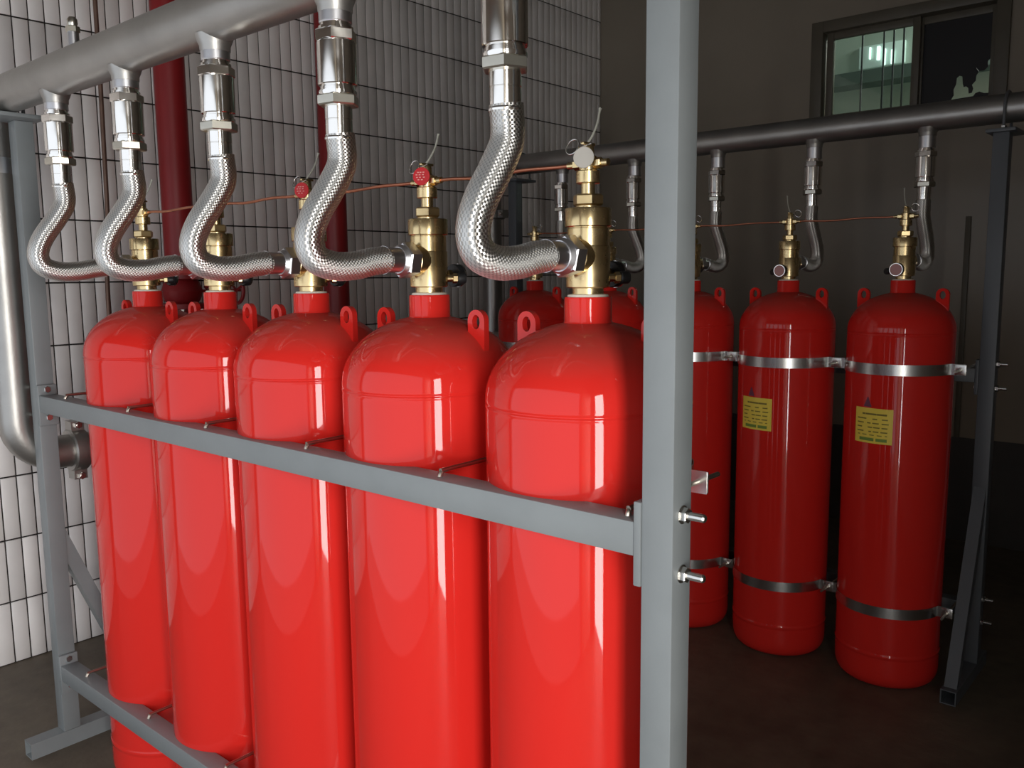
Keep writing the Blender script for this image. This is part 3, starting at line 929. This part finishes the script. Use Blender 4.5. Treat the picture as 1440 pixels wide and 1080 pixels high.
# ---------------------------------------------------------------- racks
def rack(name, origin, rz, xs, xl, xr, label, paint, pl):
    """frame stands on the -y side of its cylinders; xl, xr are the post centres"""
    root = tag(empty(name, origin, rz), label, 'rack')
    lo, hi = min(xl, xr), max(xl, xr)
    for x in (xl, xr):
        MB().box(x - .025, x + .025, -.190, -.140, 0.05, 1.903, 0.0025).build('post', paint, root)
        # foot: open square tube
        f = MB()
        o4 = [(x - .025, 0.0), (x + .025, 0.0), (x + .025, 0.05), (x - .025, 0.05)]
        i4 = [(x - .021, 0.004), (x + .021, 0.004), (x + .021, 0.046), (x - .021, 0.046)]
        A = [[f.bm.verts.new((px, yy, pz)) for px, pz in L_] for yy in (-.288, .135) for L_ in (o4, i4)]
        for k in range(4):
            k2 = (k + 1) % 4
            f.bm.faces.new((A[0][k], A[0][k2], A[2][k2], A[2][k]))
            f.bm.faces.new((A[1][k], A[1][k2], A[3][k2], A[3][k]))
            f.bm.faces.new((A[0][k], A[0][k2], A[1][k2], A[1][k]))
            f.bm.faces.new((A[2][k], A[2][k2], A[3][k2], A[3][k]))
        f.build('foot', paint, root)
        # brace from post to foot, a flat bar
        br = MB()
        q0, q1 = [(-.142, .700), (-.142, .590)], [(.110, .050), (.070, .050)]
        ring = [q0[0], q1[0], q1[1], q0[1]]
        a = [br.bm.verts.new((x - .020, yy, zz)) for yy, zz in ring]
        c = [br.bm.verts.new((x + .020, yy, zz)) for yy, zz in ring]
        br.bm.faces.new(a); br.bm.faces.new(list(reversed(c)))
        for k in range(4):
            br.bm.faces.new((a[(k + 1) % 4], a[k], c[k], c[(k + 1) % 4]))
        br.build('brace', paint, root)
        MB().box(x - pl[0], x + pl[1], -.275, -.125, 1.903, 1.9145, 0.002).build('top_plate', paint, root)
    for z in (1.0615, 0.2200):
        MB().box(lo + .037, hi - .037, -.190, -.140, z, z + .050, 0.0025).build('cross_beam', paint, root)
        for x, s in ((lo, 1), (hi, -1)):
            a = x + s * .025
            p = MB().box(min(a, a + s * .012), max(a, a + s * .012), -.192, -.138, z - .042, z + .080, 0.002).build('end_plate', paint, root)
            for dz in (0.066, -0.018):
                c = (x, -.165, z + dz)
                bt = MB().lathe([(0, -.042), (.006, -.042), (.006, .058), (.0045, .060), (0, .060)], 14, AX((-s, 0, 0), c))
                bt.hexa(.0110, .0255, .0350, .001, AX((-s, 0, 0), c))
                bt.lathe([(0, .0250), (.0130, .0250), (.0130, .0262), (0, .0262)], 20, AX((-s, 0, 0), c))
                bt.hexa(.0100, -.0425, -.0365, .001, AX((-s, 0, 0), c))
                bt.build('bolt', M['bolt'], p)
        # hook bolts over the beam, clamping the straps at the back
        step = abs(xs[1] - xs[0])
        mids = sorted([x + step / 2 for x in xs] + [min(xs) - step / 2])
        zr = z + .0600
        for x in mids:
            path = spline([(x, -.168, z + .040), (x, -.168, z + .050), (x, -.162, z + .0585), (x, -.150, zr), (x, 0.02, zr), (x, .104, zr)], 5)
            MB().tube(path, .0042, 10).build('hook_bolt', M['rod'], root)
            w_ = MB().box(x - .0175, x + .0175, .0365, .0395, zr - .0175, zr + .0175, 0.001).build('square_washer', M['bolt'], root)
            MB().hexa(.0085, .0395, .0470, .001, AX((0, 1, 0), (x, 0, zr))).build('nut', M['bolt'], w_)
        for x in xs:
            b = MB()
            a0 = math.asin(.033 / .1765)
            n = 40
            prof = []
            for k in range(n + 1):
                t = a0 + (PI - 2 * a0) * k / n
                prof.append((x + .1765 * math.cos(t), .1765 * math.sin(t)))
            prof = [(x + step / 2 + .016, .0352 if True else 0), (x + .184, .0345)] + prof + [(x - .184, .0330), (x - step / 2 - .016, .0337)]
            hw, th = .0185, .0018
            R4 = []
            for k, (px, py) in enumerate(prof):
                q0 = Vector(prof[max(k - 1, 0)]); q1 = Vector(prof[min(k + 1, len(prof) - 1)])
                t = (q1 - q0).normalized()
                nn = Vector((t.y, -t.x)) * th
                R4.append([b.bm.verts.new((px, py, zr - hw)), b.bm.verts.new((px, py, zr + hw)), b.bm.verts.new((px + nn.x, py + nn.y, zr + hw)), b.bm.verts.new((px + nn.x, py + nn.y, zr - hw))])
            for p_, q_ in zip(R4, R4[1:]):
                for k in range(4):
                    b.bm.faces.new((p_[k], p_[(k + 1) % 4], q_[(k + 1) % 4], q_[k]))
            b.bm.faces.new(R4[0]); b.bm.faces.new(list(reversed(R4[-1])))
            b.build('steel_strap', M['strap'], root, sharp=50)
    return root
rack('cylinder_rack', (0, 0, 0), 0, near_x, -1.893, 0.253, 'blue-grey steel rack with hook bolts in front of the five bright cylinders', M['frame'], (.075, .085))
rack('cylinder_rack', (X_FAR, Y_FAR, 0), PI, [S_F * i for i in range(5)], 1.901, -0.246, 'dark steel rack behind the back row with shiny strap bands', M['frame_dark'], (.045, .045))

# ---------------------------------------------------------------- copper pilot tubes from valve to valve
def pilot(x0, x1, y, zc, label, group, wob):
    a, b_ = min(x0, x1) + 0.039, max(x0, x1) - 0.039
    pts = spline([(a, y, zc), (a + 0.03, y, zc), ((a * 2 + b_) / 3, y + wob, zc - 0.003), ((a + 2 * b_) / 3, y - wob, zc + 0.001), (b_ - 0.03, y, zc), (b_, y, zc)], 6)
    o_ = MB().tube(pts, 0.0034, 10).build('pilot_tube', M['copper'])
    tag(o_, label, 'tube', group)
nl = ['copper pilot tube between the grey-tagged valve and the nearest red-tagged valve',
      'copper pilot tube between the two valves with red round tags',
      'copper pilot tube left of the tilted red tag, passing behind a braided hose',
      'copper pilot tube crossing in front of the wide dark red wall pipe']
fll = ['dark copper tube joining the two valves at the right end of the back row',
       'dark copper tube of the back row just right of the tall grey post',
       'dark copper tube of the back row behind the tall grey post',
       'dark copper tube of the back row right of the nearest brass valve']
for i in range(4):
    pilot(near_x[i], near_x[i + 1], 0.0, 1.634, nl[i], 'pilot tubes of the front rack', 0.0015 * (-1) ** i)
for i in range(4):
    pilot(far_x[i], far_x[i + 1], Y_FAR, 1.634, fll[i], 'pilot tubes of the back row', 0.0015 * (-1) ** i)

# ---------------------------------------------------------------- pipes on the tiled wall
def red_pipe(y, label):
    r = tag(empty('red_wall_pipe', (-2.50, y, 0)), label, 'pipe')
    MB().lathe([(0, 0.0), (0.0600, 0.0), (0.0600, ZC), (0, ZC)], 40).build('riser', M['redpipe'], r)
    for z in (0.55, 2.95):
        MB().box(-0.1435, -0.02, -0.02, 0.02, z - 0.015, z + 0.015, 0.002).lathe([(0.060, z - .015), (0.0665, z - .015), (0.0665, z + .015), (0.060, z + .015)], 32).build('pipe_clip', M['redpipe'], r)
    return r
r1 = red_pipe(0.628, 'wide dark red vertical pipe on the tiled wall behind the left valves')
vb = MB()
for z in (1.335, 1.455):
    vb.lathe([(0.058, z - .011), (0.098, z - .011), (0.100, z - .009), (0.100, z + .009), (0.098, z + .011), (0.058, z + .011)], 36)
vb.lathe([(0.060, 1.345), (0.070, 1.36), (0.082, 1.395), (0.070, 1.43), (0.060, 1.445)], 36)
vv = vb.build('gate_valve', M['redpipe'], r1)
yk = MB()
for s in (-1, 1):          # open yoke carrying the stem and hand wheel
    yk.tube([(0.05, 0.075, 1.395 + s * 0.012), (0.055, 0.110, 1.395 + s * 0.042), (0.055, 0.145, 1.395 + s * 0.042), (0.055, 0.180, 1.395 + s * 0.010)], 0.009, 10)
yk.tube([(0.05, 0.06, 1.395), (0.055, 0.235, 1.395)], 0.006, 10)
yk.build('yoke', M['redpipe'], vv)
hw = [Vector((0.055 + math.cos(t) * 0.055, 0.215, 1.395 + math.sin(t) * 0.055)) for t in [2 * PI * k / 32 for k in range(32)]]
hb = MB().tube(hw, 0.008, 10, closed=True)
for k in range(3):
    t = 2 * PI * k / 3 + 0.4
    hb.tube([(0.055, 0.215, 1.395), (0.055 + math.cos(t) * 0.055, 0.215, 1.395 + math.sin(t) * 0.055)], 0.005, 8)
hb.build('hand_wheel', M['redpipe'], vv)
for k in range(6):
    t = 2 * PI * (k + .5) / 6
    MB().hexa(0.010, 1.4655, 1.474, 0.001, Matrix.Translation((math.cos(t) * .083, math.sin(t) * .083, 0))).hexa(0.010, 1.316, 1.3245, 0.001, Matrix.Translation((math.cos(t) * .083, math.sin(t) * .083, 0))).build('flange_bolt', M['bolt'], vv)
red_pipe(1.415, 'second dark red vertical pipe, half hidden behind the second braided hose')

ct = tag(empty('wall_tube', (-2.604, 0.392, 0)), 'thin vertical copper tube on the tiles between the two leftmost hoses', 'tube')
MB().tube(spline([(0, 0.010, 3.40), (0, 0.008, 2.4), (0, 0.004, 2.0), (0, -0.004, 1.6), (0, -0.022, 1.37), (0, -0.024, 0.4), (0, -0.024, 0.02)], 5), 0.0085, 12).build('tube', M['oxcopper'], ct)
for z, yy in ((2.75, 0.009), (1.05, -0.024)):
    MB().box(-0.034, 0.011, yy - 0.012, yy + 0.012, z - 0.008, z + 0.008, 0.002).build('tube_clip', M['dark'], ct)

bpy.context.view_layer.update()
